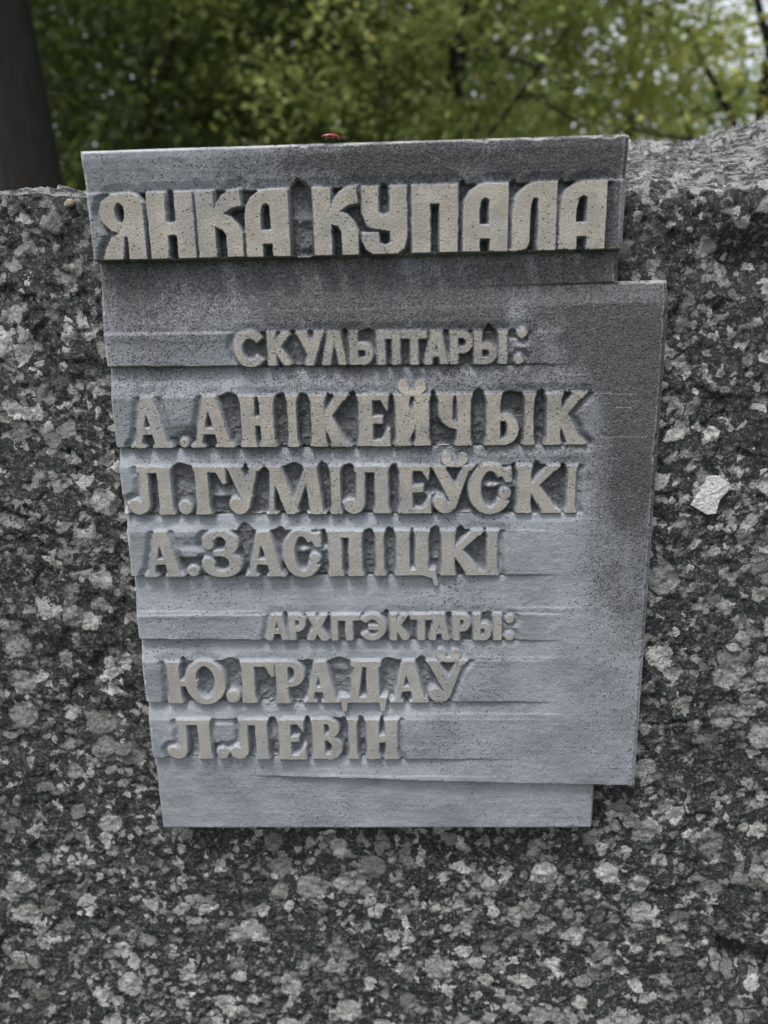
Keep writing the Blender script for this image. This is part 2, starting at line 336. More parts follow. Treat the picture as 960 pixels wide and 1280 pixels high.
    if ch == 'В': return [stem(f, t + f), box(t, .89, .55 * w, 1), box(t, .48, .55 * w, .60), box(t, 0, .55 * w, .11), arc(.53 * w, .76, .39 * w, .24, -90, 90, .2, .11), arc(.55 * w, .27, .45 * w, .29, -90, 90, .21, .12)], []
    if ch == 'Д': return [seg(.42 * w, .95, .30 * w, .08, .15, .17), box(w - .42, .05, w - .17, .9), box(.05, 0, w - .05, .12), box(.27 * w, .87, w - .12, 1), [(.0, .12), (.12, .12), (.16, -.02), (.13, -.22), (.05, -.22)], [(w - .12, .12), (w, .12), (w - .05, -.22), (w - .13, -.22), (w - .16, -.02)]], []
    if ch == 'Ю': return [stem(f, t + f), box(t, .42, .52 * w, .55), arc(w - (w - .42) / 2 - .0, .5, (w - .40) / 2, .53, 0, 360, .22, .12)], []
    return [box(0, 0, w, 1)], []

# lines of text: baseline left/right, top left/right (pixels read off the photograph), face height, style, letters with their left/right limits
LINES = [
 dict(b=((128, 325.5), (757, 311)), t=((122, 242), (760, 224.5)), s='fat', h=.0045,
      g=[('Я', 125, 180), ('Н', 185.4, 242.5), ('К', 246, 302.5), ('А', 306, 361.5), ('К', 391.7, 447.5), ('У', 452.5, 509), ('П', 515, 572.8), ('А', 579, 635.5), ('Л', 640.6, 696), ('А', 700, 758)]),
 dict(b=((292, 457.5), (655, 455)), t=((292, 416), (655, 414)), s='sans', h=.000,
      g=[('С', 292.5, 330), ('К', 335, 364), ('У', 370.5, 405), ('Л', 402.5, 433), ('Ь', 437, 466), ('П', 471.5, 500), ('Т', 503, 533), ('А', 530.5, 560), ('Р', 563, 591), ('Ь', 592.5, 620.5), ('І', 623.5, 634), (':', 646, 656)]),
 dict(b=((167, 560), (735, 555.5)), t=((167, 497), (740, 491)), s='serif', h=.000,
      g=[('А', 163, 211), ('.', 223, 233), ('А', 238, 290), ('Н', 300, 344), ('І', 358.5, 372.5), ('К', 387.5, 434), ('Е', 447, 486), ('Й', 493, 538), ('Ч', 546.5, 590), ('Ь', 606.5, 648), ('І', 654.5, 669), ('К', 682, 730)]),
 dict(b=((160, 643.5), (722, 640.5)), t=((160, 584), (722, 582)), s='serif', h=.000,
      g=[('Л', 160.5, 216), ('.', 222, 238), ('Г', 243.5, 283), ('У', 285, 328), ('М', 334, 404), ('І', 412.5, 427), ('Л', 430, 487), ('Е', 498, 537), ('Ў', 539.5, 592), ('С', 586, 640), ('К', 645.5, 698), ('І', 708, 721)]),
 dict(b=((182, 721), (625, 719)), t=((182, 665), (625, 663.5)), s='serif', h=.000,
      g=[('А', 180, 226), ('.', 233, 246), ('З', 251, 301), ('А', 306.5, 354), ('С', 354, 402), ('П', 410, 454), ('І', 468.5, 481.5), ('Ц', 494.5, 542), ('К', 551, 603), ('І', 608, 623)]),
 dict(b=((332, 800), (640, 800.5)), t=((332, 769), (640, 768)), s='sans', h=.000,
      g=[('А', 332.5, 360), ('Р', 361.5, 382), ('Х', 384, 410), ('І', 415, 422), ('Т', 423.5, 450), ('Э', 450, 482.5), ('К', 488, 511), ('Т', 513.5, 540), ('А', 536.5, 562), ('Р', 566.5, 588), ('Ь', 592.5, 614.5), ('І', 617.5, 627), (':', 633, 642)]),
 dict(b=((206, 879), (570, 878)), t=((206, 828), (585, 826.5)), s='serif', h=.000,
      g=[('Ю', 209, 281), ('.', 282, 298), ('Г', 302, 343), ('Р', 344, 380.5), ('А', 380, 422), ('Д', 425, 483), ('А', 489, 533), ('Ў', 534, 583)]),
 dict(b=((209, 948.5), (500, 949)), t=((209, 900.5), (500, 900)), s='serif', h=.000,
      g=[('Л', 209, 264), ('.', 270, 284), ('Л', 288, 336), ('Е', 348, 381), ('В', 390, 427), ('І', 435, 448), ('Н', 457.5, 498.5)]),
]
CELL = PW / 640
U1 = 1.103 * PW; V1 = wall(480, 1036, -.0055)[1]
NU = int(round(U1 / CELL)) + 1; NV = int(round(V1 / CELL)) + 1
uu = np.arange(NU) * CELL; vv = np.arange(NV) * CELL
UG, VG = np.meshgrid(uu, vv)                                  # rows are v (down)
SDALL = np.full((NV, NU), 99.0)                               # distance outside the nearest letter, in cells; negative inside
LID = np.zeros((NV, NU), int)                                 # 1-based id of the nearest letter
letters = []

def inpoly(px, py, poly):
    m = np.zeros(px.shape, bool); n = len(poly)
    for i in range(n):
        x0, y0 = poly[i]; x1, y1 = poly[(i + 1) % n]
        if y0 == y1: continue
        c = ((y0 > py) != (y1 > py)) & (px < (x1 - x0) * (py - y0) / (y1 - y0) + x0); m ^= c
    return m
SUP = 3
def stamp(polys, cuts, to_uv, name, li):
    """polys in glyph space; to_uv maps glyph x,y -> u,v metres. Writes the signed distance into SDALL / LID"""
    P2 = [[to_uv(*p) for p in q] for q in polys]; C2 = [[to_uv(*p) for p in q] for q in cuts]
    A = np.array([p for q in P2 for p in q])
    mg = 26
    i0 = max(0, int(A[:, 0].min() / CELL) - mg); i1 = min(NU - 1, int(A[:, 0].max() / CELL) + mg)
    j0 = max(0, int(A[:, 1].min() / CELL) - mg); j1 = min(NV - 1, int(A[:, 1].max() / CELL) + mg)
    st = 1.0 / SUP
    X, Y = np.meshgrid(np.arange(i0, i1 + 1, st), np.arange(j0, j1 + 1, st))
    # slightly wavy outline, as cast from a hand-cut pattern
    wx = X * CELL + 0.00022 * vnoise(X / 9, Y / 9, 5) * 2; wy = Y * CELL + 0.00022 * vnoise(X / 9, Y / 9, 6) * 2
    m = np.zeros(X.shape, bool)
    for q in P2: m |= inpoly(wx, wy, q)
    for q in C2: m &= ~inpoly(wx, wy, q)
    ex = np.argwhere(m[:, 1:] != m[:, :-1]); ey = np.argwhere(m[1:, :] != m[:-1, :])
    B = np.concatenate([np.stack([i0 + (ex[:, 1] + .5) * st, j0 + ex[:, 0] * st], 1), np.stack([i0 + ey[:, 1] * st, j0 + (ey[:, 0] + .5) * st], 1)]).astype(np.float32)
    gx, gy = np.meshgrid(np.arange(i0, i1 + 1), np.arange(j0, j1 + 1))
    G = np.stack([gx.ravel(), gy.ravel()], 1).astype(np.float32)
    D = np.empty(len(G), np.float32)
    for s in range(0, len(G), 4000):
        g = G[s:s + 4000]
        D[s:s + 4000] = np.sqrt(((g[:, None, :] - B[None]) ** 2).sum(2).min(1))
    ins = m[::SUP, ::SUP][:gx.shape[0], :gx.shape[1]]
    sd = np.where(ins, -D.reshape(gx.shape), D.reshape(gx.shape))
    sd = sd - {'serif': .8, 'sans': .5, 'fat': .35}[LINES[li]['s']]
    sub = SDALL[j0:j1 + 1, i0:i1 + 1]; lid = LID[j0:j1 + 1, i0:i1 + 1]
    letters.append((name, li)); k = len(letters)
    mm = sd < sub; lid[mm] = k; sub[mm] = sd[mm]

for li, L in enumerate(LINES):
    h = L['h']
    mids = []
    b0 = wall(*L['b'][0], h); b1 = wall(*L['b'][1], h); t0 = wall(*L['t'][0], h); t1 = wall(*L['t'][1], h)
    vb = lambda u, b0=b0, b1=b1: b0[1] + (b1[1] - b0[1]) * (u - b0[0]) / (b1[0] - b0[0])
    vt = lambda u, t0=t0, t1=t1: t0[1] + (t1[1] - t0[1]) * (u - t0[0]) / (t1[0] - t0[0])
    L['vb'], L['vt'] = vb, vt
    ymid = lambda x, L=L: 0.5 * (L['b'][0][1] + L['t'][0][1]) + (x - L['b'][0][0]) / (L['b'][1][0] - L['b'][0][0]) * 0.5 * (L['b'][1][1] + L['t'][1][1] - L['b'][0][1] - L['t'][0][1])
    for ch, xa, xb in L['g']:
        ua = wall(xa, ymid(xa), h)[0]; ub = wall(xb, ymid(xb), h)[0]; uc = (ua + ub) / 2
        H = vb(uc) - vt(uc); w = (ub - ua) / H
        lean = 0.0
        def to_uv(x, y, ua=ua, H=H, vb=vb, vt=vt, lean=lean):
            u = ua + (x + lean * (y - .5)) * H
            return (u, vb(u) + (vt(u) - vb(u)) * y)
        if ch == '.':
            r = w / 2; stamp([ell(r, r * 1.02, r, r)], [], to_uv, 'full_stop', li); continue
        if ch == ':':
            r = w / 2
            if li == 1: stamp([ell(r * .6, r, r * 1.1, r * 1.1)], [], to_uv, 'dot', li); stamp([ell(r * 1.25, .93, r * 1.15, r * 1.15)], [], to_uv, 'dot', li)
            else: stamp([ell(r * .9, r, r * 1.1, r * 1.1)], [], to_uv, 'dot', li); stamp([ell(r * .9, .80, r * 1.1, r * 1.1)], [], to_uv, 'dot', li)
            continue
        if ch in 'ЙЎ':
            m = w / 2 + (0.0 if ch == 'Й' else .04)
            a, c = glyph(ch, w, L['s'])
            br = [ell(m - .165, 1.15, .10, .12), ell(m + .165, 1.15, .10, .12), arc(m, 1.13, .245, .155, 180, 360, .11, .10)]
            c = [q for q in c if min(p[1] for p in q) < .9]
            if ch == 'Ў': a = [[(x, min(y, 1.0)) for x, y in q] for q in a]
            stamp(a + br, c, to_uv, ch, li); continue
        a, c = glyph(ch, w, L['s']); stamp(a, c, to_uv, ch, li)

# ------------------------------------------------------------------ relief of the plaque (metres proud of the reference plane)
mm_ = 0.001
def lv(px, py, h=0): return wall(px, py, h)[1]
def lu(px, py, h=0): return wall(px, py, h)[0]
Ucol = UG / PW; Vrow = VG / PW
wob = fbm(UG * 18, VG * 18, 3, 31) * 0.0016
vmod = VG + wob * 0.5
def seq(pts, v):                                    # piecewise-linear profile
    return np.interp(v, [p[0] for p in pts], [p[1] for p in pts])
def lineV(idx, which, extra=0.0):
    L = LINES[idx]; return (L['vb'](UG) if which == 'b' else L['vt'](UG)) + extra
e = 0.00055                                          # run of a step
base = np.full_like(UG, -4.5 * mm_)
SLAB = -.15 * mm_
# bands: top rim, face line, step down, next ...
def band(base, vtop, vface, vbot, h_in, h_face, h_bot, ua, ub, soft=0.02):
    """a wedge rising from vtop to vface, almost level to vbot, stepping back down there"""
    t = sm(0, 1, (vmod - vtop) / np.maximum(vface - vtop, 1e-5))
    top = h_in + (h_face - h_in) * t
    h = np.where(vmod < vtop, base, top)
    k = np.clip((vmod - vbot) / e, 0, 1)
    return h * (1 - k) + h_bot * k
step = lambda v0: np.clip((vmod - v0) / e, 0, 1)
V = vmod
# top band with its concave bed above the big letters
vt1, vb1 = lineV(0, 't'), lineV(0, 'b') + 0.0006
rim = 3.8 * mm_; bed = 0.4 * mm_
h = seq([(0, rim), (0.006, rim - .2 * mm_), (0.020, bed + .8 * mm_), (0.026, bed)], V - 0)
h = np.where(V > vt1 - 0.0004, bed + (4.5 * mm_ - bed) * 0.35, h)
z1 = np.where(V > vb1, 1.0, 0.0)
# fields below: trough / wedge per strip, left part; on the right they run out into the level slab
tr = lambda ux: -5.0 * mm_ + 4.2 * mm_ * sm(0.55, 1.0, Ucol)
TR = tr(Ucol)
def strip(vin, vlo, vhi, vout, hi, n=0):
    """vin..vlo slopes from the trough up to hi, level to vhi, step back at vout"""
    t = np.clip((V - vin) / np.maximum(vlo - vin, 1e-6), 0, 1) ** 1.2
    return TR + (hi - TR) * t
H0 = np.zeros_like(UG)
vb = [lineV(i, 'b', 0.0005) for i in range(8)]; vt_ = [lineV(i, 't') for i in range(8)]
step_small = lv(300, 417) 
s974 = lv(405, 974) + (lv(790, 983) - lv(405, 974)) * np.clip((UG - lu(405, 974)) / (lu(790, 983) - lu(405, 974)), 0, 1.1)
fields = [(vb1, vb[1], vt_[1], 0.0), (vb[1], vb[2], vt_[2], 0.0), (vb[2], vb[3], vt_[3], 0), (vb[3], vb[4], vt_[4], 0), (vb[4], vb[5], vt_[5], 0), (vb[5], vb[6], vt_[6], 0), (vb[6], vb[7], vt_[7], 0)]
hh = h.copy()
right = sm(0.86, 0.94, Ucol + 0.02 * vnoise(VG * 60, UG * 9, 3))
for k_, (va, vz, vf, _) in enumerate(fields):
    lvl = (0.0, 0.0, 0.0, -.2, -.3, -.3, -.4)[k_] * mm_
    t = np.clip((V - va) / np.maximum(vf - va, 1e-6), 0, 1)
    depth = -6.3 * mm_ if k_ else -8.0 * mm_
    lo = depth + (-.9 * mm_ - depth) * sm(0.45, 0.98, Ucol)
    if k_ == 0:
        lo = depth + 0 * Ucol
        w_ = lo + (lvl - .9 * mm_ - lo) * sm(0.05, 1, t)
        w_ = np.where(V > vf, lvl, w_)
    elif k_ == 4:
        w_ = lo + (lvl - 1.0 * mm_ - lo) * t ** 1.3; w_ = np.where(V > vf, lvl, w_)
    else:
        w_ = lo + (lvl - .35 * mm_ - lo) * t ** 1.15; w_ = np.where(V > vf, lvl, w_)
    w_ = w_ * (1 - right) + right * SLAB if k_ else w_
    sel = (V > va)
    kst = np.clip((V - va) / e, 0, 1)
    hh = np.where(sel, hh * 0 + w_, hh)
# below the last line: slab lower lip and the bottom strip
lip = -1.4 * mm_ + (-.15 + 1.4) * mm_ * sm(.3, .9, Ucol)
lo8 = -5.6 * mm_ + 5.45 * mm_ * sm(0.35, 0.93, Ucol)
t = np.clip((V - vb[7]) / (s974 - vb[7]), 0, 1)
w_ = lo8 + (lip - lo8) * t
hh = np.where(V > vb[7], w_, hh)
low = -5.4 * mm_
hh = np.where(V > s974, low + (lip - low) * 0, hh)
hh = np.where((V > s974), low + (0.0) * Ucol, hh)
# left of the lower lip the slab runs out flush
blend = sm(0.18, 0.45, Ucol)
hh = np.where((V > vb[7]) & (V <= s974), low * (1 - blend) + hh * blend, hh)
# right side, between top band and slab: the deep notch, then the ledge of the slab
vled0, vled1 = lv(805, 352), lv(805, 376)
hl = np.interp(V, [vled0 - .001, vled0, vled1, vled1 + .0012], [-8.0 * mm_, -7.0 * mm_, -.6 * mm_, SLAB])
rr = sm(0.66, 0.97, Ucol)
vcurve = vled1 - 0.004 * (1 - np.clip((Ucol - .7) / .3, 0, 1)) * 0
hlr = np.where(V < vled0, -5.5 * mm_, hl)
ledge_zone = (V > vb1) & (V < vb[1])
hh = np.where(ledge_zone, hh * (1 - rr) + rr * hlr, hh)
# short step running left from the ledge, fading out
vs = vled1 + 0.0012
dst = (V - vs)
hh = hh + np.where((V > vb1) & (V < vb[1]), 0.7 * mm_ * (1 - rr) * sm(.05, .9, Ucol) * (sm(-.0008, .0002, dst) - sm(.0, .03, dst)), 0)
# small steps at the head of several bands (faint chiselled lines)
for pxy, ua_, ub_, am in (((200, 417), 0.0, .28, .8), ((200, 491), 0, .05, .5), ((300, 765), 0, .27, .7), ((700, 760), .80, .95, .5), ((650, 822), .66, .93, .35), ((650, 893), .6, .93, .5), ((690, 414), .84, .9, .4), ((560, 971), .3, .8, .4)):
    v0 = lv(*pxy) + 0.0012 * fbm(UG * 30, VG * 0, 3, int(pxy[0]))
    msk = sm(ua_ - .02, ua_ + .02, Ucol) * (1 - sm(ub_ - .03, ub_ + .03, Ucol))
    hh = hh + am * mm_ * msk * (sm(-.0006, .0003, V - v0) - sm(0.0, 0.010, V - v0))
# soften the vertical steps over about two cells
def blur(a, n=1):
    for _ in range(n):
        p = np.pad(a, 1, mode='edge'); a = (p[:-2, 1:-1] + 2 * p[1:-1, 1:-1] + p[2:, 1:-1]) / 4
        p = np.pad(a, 1, mode='edge'); a = (p[1:-1, :-2] + 2 * p[1:-1, 1:-1] + p[1:-1, 2:]) / 4
    return a
hh = blur(hh, 1)
# carve round the letters
SD = SDALL.copy()
band_mask = np.zeros_like(UG); row_ext = np.full_like(UG, 99.0)
for i, L in enumerate(LINES):
    vtp, vbt = L['vt'](UG), L['vb'](UG)
    Hh = vbt - vtp
    inb = (VG >= vtp) & (VG <= vbt + .0012)
    band_mask = np.where(inb, i + 1, band_mask)
    if L['s'] == 'fat':
        lim, kslope = 12, 0.75
    else:
        lim, kslope = 9, 0.65
    # pointed heads of the grooves above the line of letters: one arch over every narrow gap
    ucs = uu; r22 = np.clip(((L['vt'](ucs) + (L['vb'](ucs) - L['vt'](ucs)) * .16) / CELL).astype(int), 0, NV - 1)
    r10 = np.clip(((L['vt'](ucs) + (L['vb'](ucs) - L['vt'](ucs)) * .06) / CELL).astype(int), 0, NV - 1)
    outm = (SDALL[r22, np.arange(NU)] > 0) & (SDALL[r10, np.arange(NU)] > -.3); arch = np.zeros(NU)
    c_ = 0
    while c_ < NU:
        if outm[c_]:
            d_ = c_
            while d_ < NU and outm[d_]: d_ += 1
            n_ = d_ - c_
            if 5 <= n_ <= 34 and c_ > 20 and d_ < NU - 20:
                off = np.abs(np.arange(c_, d_) - (c_ + d_ - 1) / 2) / (n_ / 2)
                sk = rng.uniform(-.35, .35); arch[c_:d_] = min(11, 2 + n_ * .42) * rng.uniform(.35, 1.1) * np.clip(1 - np.abs((np.arange(c_, d_) - (c_ + d_ - 1) / 2) / (n_ / 2) - sk * (1 - off)) ** 1.5, 0, 1)
            c_ = d_
        else: c_ += 1
    up = (vtp - VG) / CELL
    de = np.where((up > -1.5) & (up < 18), (arch[None, :] - up) * .9, -1)
    row_ext = np.where((up > -1.5) & (up < 18) & (de > 0), de, row_ext)
above = (row_ext < 90)
inband = band_mask > 0
noise_d = 1 + 0.4 * fbm(UG * 110, VG * 110, 4, 77, .6)
WIDE = np.zeros(UG.shape)
def runs(mrow):
    d = np.diff(np.concatenate([[0], mrow.astype(int), [0]])); return np.flatnonzero(d == 1), np.flatnonzero(d == -1)
for j in range(NV):
    if band_mask[j].any():
        for a_, b_ in zip(*runs(SD[j] > 0)):
            WIDE[j, a_:b_] = b_ - a_ if (a_ > 8 and b_ < NU - 8) else 60
NARROW = blur(1 - sm(32, 50, WIDE), 3)
NARROW = 1 - sm(32, 50, WIDE)
_c = np.arange(NU)
for L in LINES:
    jt = np.ceil(L['vt'](uu) / CELL).astype(int) + 1; jb_ = np.floor((L['vb'](uu) + .0012) / CELL).astype(int) - 1
    for q_ in range(1, 9):
        NARROW[np.clip(jt - q_, 0, NV - 1), _c] = NARROW[np.clip(jt, 0, NV - 1), _c]; NARROW[np.clip(jb_ + q_, 0, NV - 1), _c] = NARROW[np.clip(jb_, 0, NV - 1), _c]
NARROW = np.where(SD > 0, blur(NARROW, 3), 1)
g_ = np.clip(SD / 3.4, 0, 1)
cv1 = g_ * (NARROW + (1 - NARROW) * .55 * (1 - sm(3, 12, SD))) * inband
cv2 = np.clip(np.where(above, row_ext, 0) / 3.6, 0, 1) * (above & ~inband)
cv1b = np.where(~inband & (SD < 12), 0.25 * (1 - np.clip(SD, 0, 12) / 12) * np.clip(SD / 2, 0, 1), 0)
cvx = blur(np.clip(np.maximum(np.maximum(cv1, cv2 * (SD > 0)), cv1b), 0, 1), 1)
isfat = (band_mask == 1) | ((VG < lineV(0, 't') + .0) & (VG > .012))
depthc = np.where(isfat, 7.5, np.where((band_mask == 2) | (band_mask == 6), 4.8, 6.6)) * mm_
tb = np.zeros_like(UG)
for i, L in enumerate(LINES):
    inb = band_mask == i + 1
    tt = np.clip((VG - L['vt'](UG)) / (L['vb'](UG) - L['vt'](UG)), 0, 1)
    tb = np.where(inb, tt, tb)
hbg = hh - depthc * cvx * noise_d
face = np.zeros_like(UG)
lidx = np.array([0] + [l[1] for l in letters])[LID]
Lh = np.array([4.5, .5, .6, .6, .4, .3, .2, .1])
face = Lh[lidx] * mm_
face = face + 0.16 * mm_ * fbm(UG * 50, VG * 50, 3, 9)
# a few letters cast a little lower or rounder
drop = np.zeros(len(letters) + 1)
for k_, (nm, li) in enumerate(letters, 1):
    drop[k_] = rng.uniform(-.25, .25)
    if nm in ('full_stop', 'dot'): drop[k_] -= 1.1
    if nm in ('З', 'С'): drop[k_] -= .3
face = face + drop[LID] * mm_
# the breves lean back into the bed above
above_line = np.zeros_like(UG)
for i, L in enumerate(LINES):
    above_line = np.where((lidx == i) & (VG < L['vt'](UG)), (L['vt'](UG) - VG) / .006, above_line)
face = face - 1.2 * mm_ * np.clip(above_line, 0, 1) * (lidx != 0)
cover = sm(0.75, -0.75, SD)                          # letter face, with a wall about two cells wide
rnd = 0.14 * mm_ * (1 - sm(0, 1.6, -SD))            # slightly rounded shoulder
Z = hbg * (1 - cover) + np.maximum(face - rnd * (SD < 0), hbg) * cover
# casting unevenness
Z += 0.45 * mm_ * fbm(UG * 25, VG * 25, 3, 3) + 0.30 * mm_ * fbm(UG * 220, VG * 220, 3, 4) * (1 - .8 * cover) + 0.10 * mm_ * fbm(UG * 600, VG * 600, 2, 14) * (1 - .6 * cover) + 0.06 * mm_ * vnoise(UG * 40, VG * 900, 8) * (1 - cover) * (Ucol < .95)
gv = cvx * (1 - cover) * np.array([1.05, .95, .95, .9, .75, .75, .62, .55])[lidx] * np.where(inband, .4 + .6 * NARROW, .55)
# rounded outer edges
vA, vB = lv(805, 351), lv(790, 984, -.001); UB = lu(741, 1028, -.0055)
UA = 1.008 * PW
edge_r = np.where(VG < vA, UA - UG, np.where(VG < vB, U1 - UG, UB - UG))
edge_l = UG
edge_t = np.where(UG > UA, VG - vA, VG)
edge_b = np.where(UG > UB, vB - VG, V1 - VG)
# chipped edges
chip = 0.0012 * np.clip(fbm(UG * 120, VG * 120, 3, 60) - .15, 0, 1) * 3
de_ = np.minimum(np.minimum(edge_l, edge_t), edge_b) - chip
Z -= 2.0 * mm_ * (1 - sm(0, .0022, de_)) ** 1.5
ebev = np.where(VG < vB, edge_r, edge_r * 1.8) - chip
Z -= (3.2 * mm_) * (1 - sm(0, .0042, ebev)) ** 1.2

Zb = blur(Z, 6); WEAR_HIGHLIGHT = np.clip((Z - Zb) / (0.8 * mm_) - .4, 0, 1) * np.where(SD < 1, .35, 1)
WEAR_HIGHLIGHT = np.maximum(WEAR_HIGHLIGHT, (de_ < .0016) * .8) * np.clip(.75 + 1.2 * fbm(UG * 60, VG * 60, 3, 101), 0, 1)  # rubbed proud edges; the bright rim line is a highlight put into the colour
for (x_, y_, l_) in ((742, 492, 50), (775, 501, 28), (770, 509, 18), (750, 546, 55), (700, 468, 30), (716, 536, 22), (640, 520, 20), (690, 905, 26), (560, 1003, 30)):
    u0_, v0_ = wall(x_, y_); dl = l_ * .0006
    ln = np.abs(VG - v0_ - .03 * (UG - u0_) - .0006 * vnoise(UG * 90, UG * 0, x_))
    WEAR_HIGHLIGHT = np.maximum(WEAR_HIGHLIGHT, np.where((UG > u0_) & (UG < u0_ + dl) & (ln < .00035), .42, 0) * (SD > 2))
WEAR_HIGHLIGHT = np.maximum(WEAR_HIGHLIGHT, .6 * np.exp(-((ebev - .0036) / .0005) ** 2) * (UG > .9 * PW) * (VG < vB) * np.clip(.7 + fbm(UG * 80, VG * 80, 3, 111), 0, 1))  # painted highlight line along the slab's right bevel
# side band right of the last big letter (bare cast face)
POL = sm(-.2, -1.2, SD)
smallfac = np.array([1, .95, 1, .95, .82, .85, .8, .8])[lidx]
POL = POL * smallfac
_lt = np.concatenate([[1], [rng.uniform(.95, 1.0) if l_[1] == 0 else rng.uniform(.78, 1.0) for l_ in letters]]); POL = POL * _lt[LID] * np.clip(.95 + .7 * fbm(UG * 55, VG * 55, 4, 91), .45, 1)
# stains: dark weathered zones with shapes of their own
xs, ys = Ucol, Vrow
def blob(cx, cy, rx, ry, e_=1.0): return np.exp(-(((xs - cx) / rx) ** 2 + ((ys - cy) / ry) ** 2) * e_)
st = 1.0 * blob(1.08, .48, .21, .33) + .45 * blob(1.08, .85, .09, .3) + .7 * blob(.95, .36, .2, .05) + 1.0 * blob(.78, .035, .38, .045) + .35 * blob(.5, .25, .6, .07) + .5 * blob(.95, .25, .1, .05)
st += .3 * blob(.35, .03, .5, .03) + .35 * blob(.5, .26, .6, .06)
st += .35 * blob(.5, .50, .7, .12) + .3 * blob(.1, .2, .12, .06) + .4 * blob(.60, .30, .3, .03) + .7 * blob(.80, .275, .24, .06) + .25 * blob(1.02, .85, .05, .3)
st = st * (1 + .75 * fbm(UG * 34, VG * 16, 5, 21, .6)) * .88 + .03 + .36 * fbm(UG * 12, VG * 9, 4, 22)
st += .75 * sm(.970, .978, xs) * (VG > LINES[0]['vt'](UG)) * (VG < LINES[0]['vb'](UG)) * (1 - sm(.995, 1.0, xs))
st += (1 - sm(.25, .95, ys)) * (.16 + .34 * fbm(UG * 20, VG * 12, 5, 24, .6))
st = np.clip(st, 0, 1)

# ------------------------------------------------------------------ build the plaque
plaque = empty('memorial_plaque', W2((PW / 2, V1, 0.0)), 'grey cast plaque with raised Cyrillic names fixed to the rough granite boulder', 'plaque')
xw = UG + 0.0003 * fbm(UG * 12, VG * 12, 2, 51); zw = VG + 0.0003 * fbm(UG * 12, VG * 12, 2, 52)
VX = np.stack([xw, -Z, ZT - zw], 2)
du = np.gradient(Z, CELL, axis=1); dv = np.gradient(Z, CELL, axis=0)
Zf = face + 0.45 * mm_ * fbm(UG * 25, VG * 25, 3, 3); hb_ = hbg + 0.30 * mm_ * fbm(UG * 220, VG * 220, 3, 4)
onf = cover > .985; onb = (cover < .015) & (SD < 3) & (de_ > .006) & (ebev > .006)
ok_ = (de_ > .006) & (ebev > .006)
for ax_i, arr in ((1, du), (0, dv)):
    arr[onf & ok_] = np.gradient(Zf, CELL, axis=ax_i)[onf & ok_]; arr[onb] = np.gradient(hb_, CELL, axis=ax_i)[onb]
NRM = np.stack([-du, -np.ones_like(Z), dv], 2); NRM /= np.linalg.norm(NRM, axis=2, keepdims=True)
cu = UG[:-1, :-1] + CELL / 2; cvv = VG[:-1, :-1] + CELL / 2
inside = ((cvv < vA) & (cu < UA)) | ((cvv >= vA) & (cvv < vB)) | ((cvv >= vB) & (cu < UB))
part = np.zeros(cu.shape, int)
sdc = (SD[:-1, :-1] + SD[1:, 1:] + SD[1:, :-1] + SD[:-1, 1:]) / 4
isl = sdc < 1.3
part[isl] = LID[:-1, :-1][isl]
part[~inside] = -1
idx = np.arange(NV * NU).reshape(NV, NU)
quads = np.stack([idx[:-1, :-1], idx[1:, :-1], idx[1:, 1:], idx[:-1, 1:]], 2)
PV = VX.reshape(-1, 3); PN = NRM.reshape(-1, 3); PP = POL.ravel(); PG = gv.ravel(); PS = st.ravel(); PWR = WEAR_HIGHLIGHT.ravel()
def grid_part(name, mask, parent, extra=None):
    q = quads[mask]
    vs_, inv = np.unique(q, return_inverse=True); q2 = inv.reshape(q.shape)
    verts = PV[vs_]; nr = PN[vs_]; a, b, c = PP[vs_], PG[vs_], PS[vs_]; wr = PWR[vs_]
    if extra is not None:
        back = verts[extra(vs_)]
    o = obj(name, verts, q2, MP, parent, True, nr)
    fattr(o, 'polish', a); fattr(o, 'groove', b); fattr(o, 'stain', c); fattr(o, 'wear_highlight', wr)
    return o
LINE_NAME = ['large top line', 'small second line', 'third line', 'fourth line', 'fifth line', 'small sixth line', 'seventh line', 'last line']
for k_, (nm, li) in enumerate(letters, 1):
    mk = part == k_
    if not mk.any(): continue
    nmm = 'letter' if nm not in ('full_stop', 'dot') else nm
    lo_ = grid_part(nmm, mk, plaque)
    if nmm == 'letter': lo_['label'] = 'raised beige Cyrillic letter %s in the %s' % (nm, LINE_NAME[li])
body_zone = inside & (part == 0)
upper = body_zone & (cvv < lv(400, 330)); lowz = body_zone & (cvv >= s974[:-1, :-1] + .0006)
main = body_zone & ~upper & ~lowz
ob_u = grid_part('top_band', upper, plaque); ob_m = grid_part('slab', main, plaque); ob_l = grid_part('bottom_strip', lowz, plaque)
# side walls back to the stone
BACK = 0.014
ins = np.pad(inside, 1)
wallV = []; wallF = []
def add_wall(p0, p1):
    n = len(wallV)
    m0 = (p0[0], BACK, p0[2]); m1 = (p1[0], BACK, p1[2])
    wallV.extend([tuple(p0), tuple(p1), m1, m0]); wallF.append((n, n + 1, n + 2, n + 3))
for (a, b, da, db, di, dj) in (('l', 0, (0, 0), (1, 0), 0, -1), ('r', 0, (1, 1), (0, 1), 0, 1), ('t', 0, (0, 1), (0, 0), -1, 0), ('b', 0, (1, 0), (1, 1), 1, 0)):
    nb = ins[1 + di:1 + di + inside.shape[0], 1 + dj:1 + dj + inside.shape[1]]
    for j, i in np.argwhere(inside & ~nb):
        add_wall(VX[j + da[0], i + da[1]], VX[j + db[0], i + db[1]])
rim_o = obj('edge', wallV, np.array(wallF), MP, plaque, False)
fattr(rim_o, 'wear_highlight', np.zeros(len(wallV))); fattr(rim_o, 'polish', np.zeros(len(wallV))); fattr(rim_o, 'groove', np.full(len(wallV), .1)); fattr(rim_o, 'stain', np.full(len(wallV), .25))
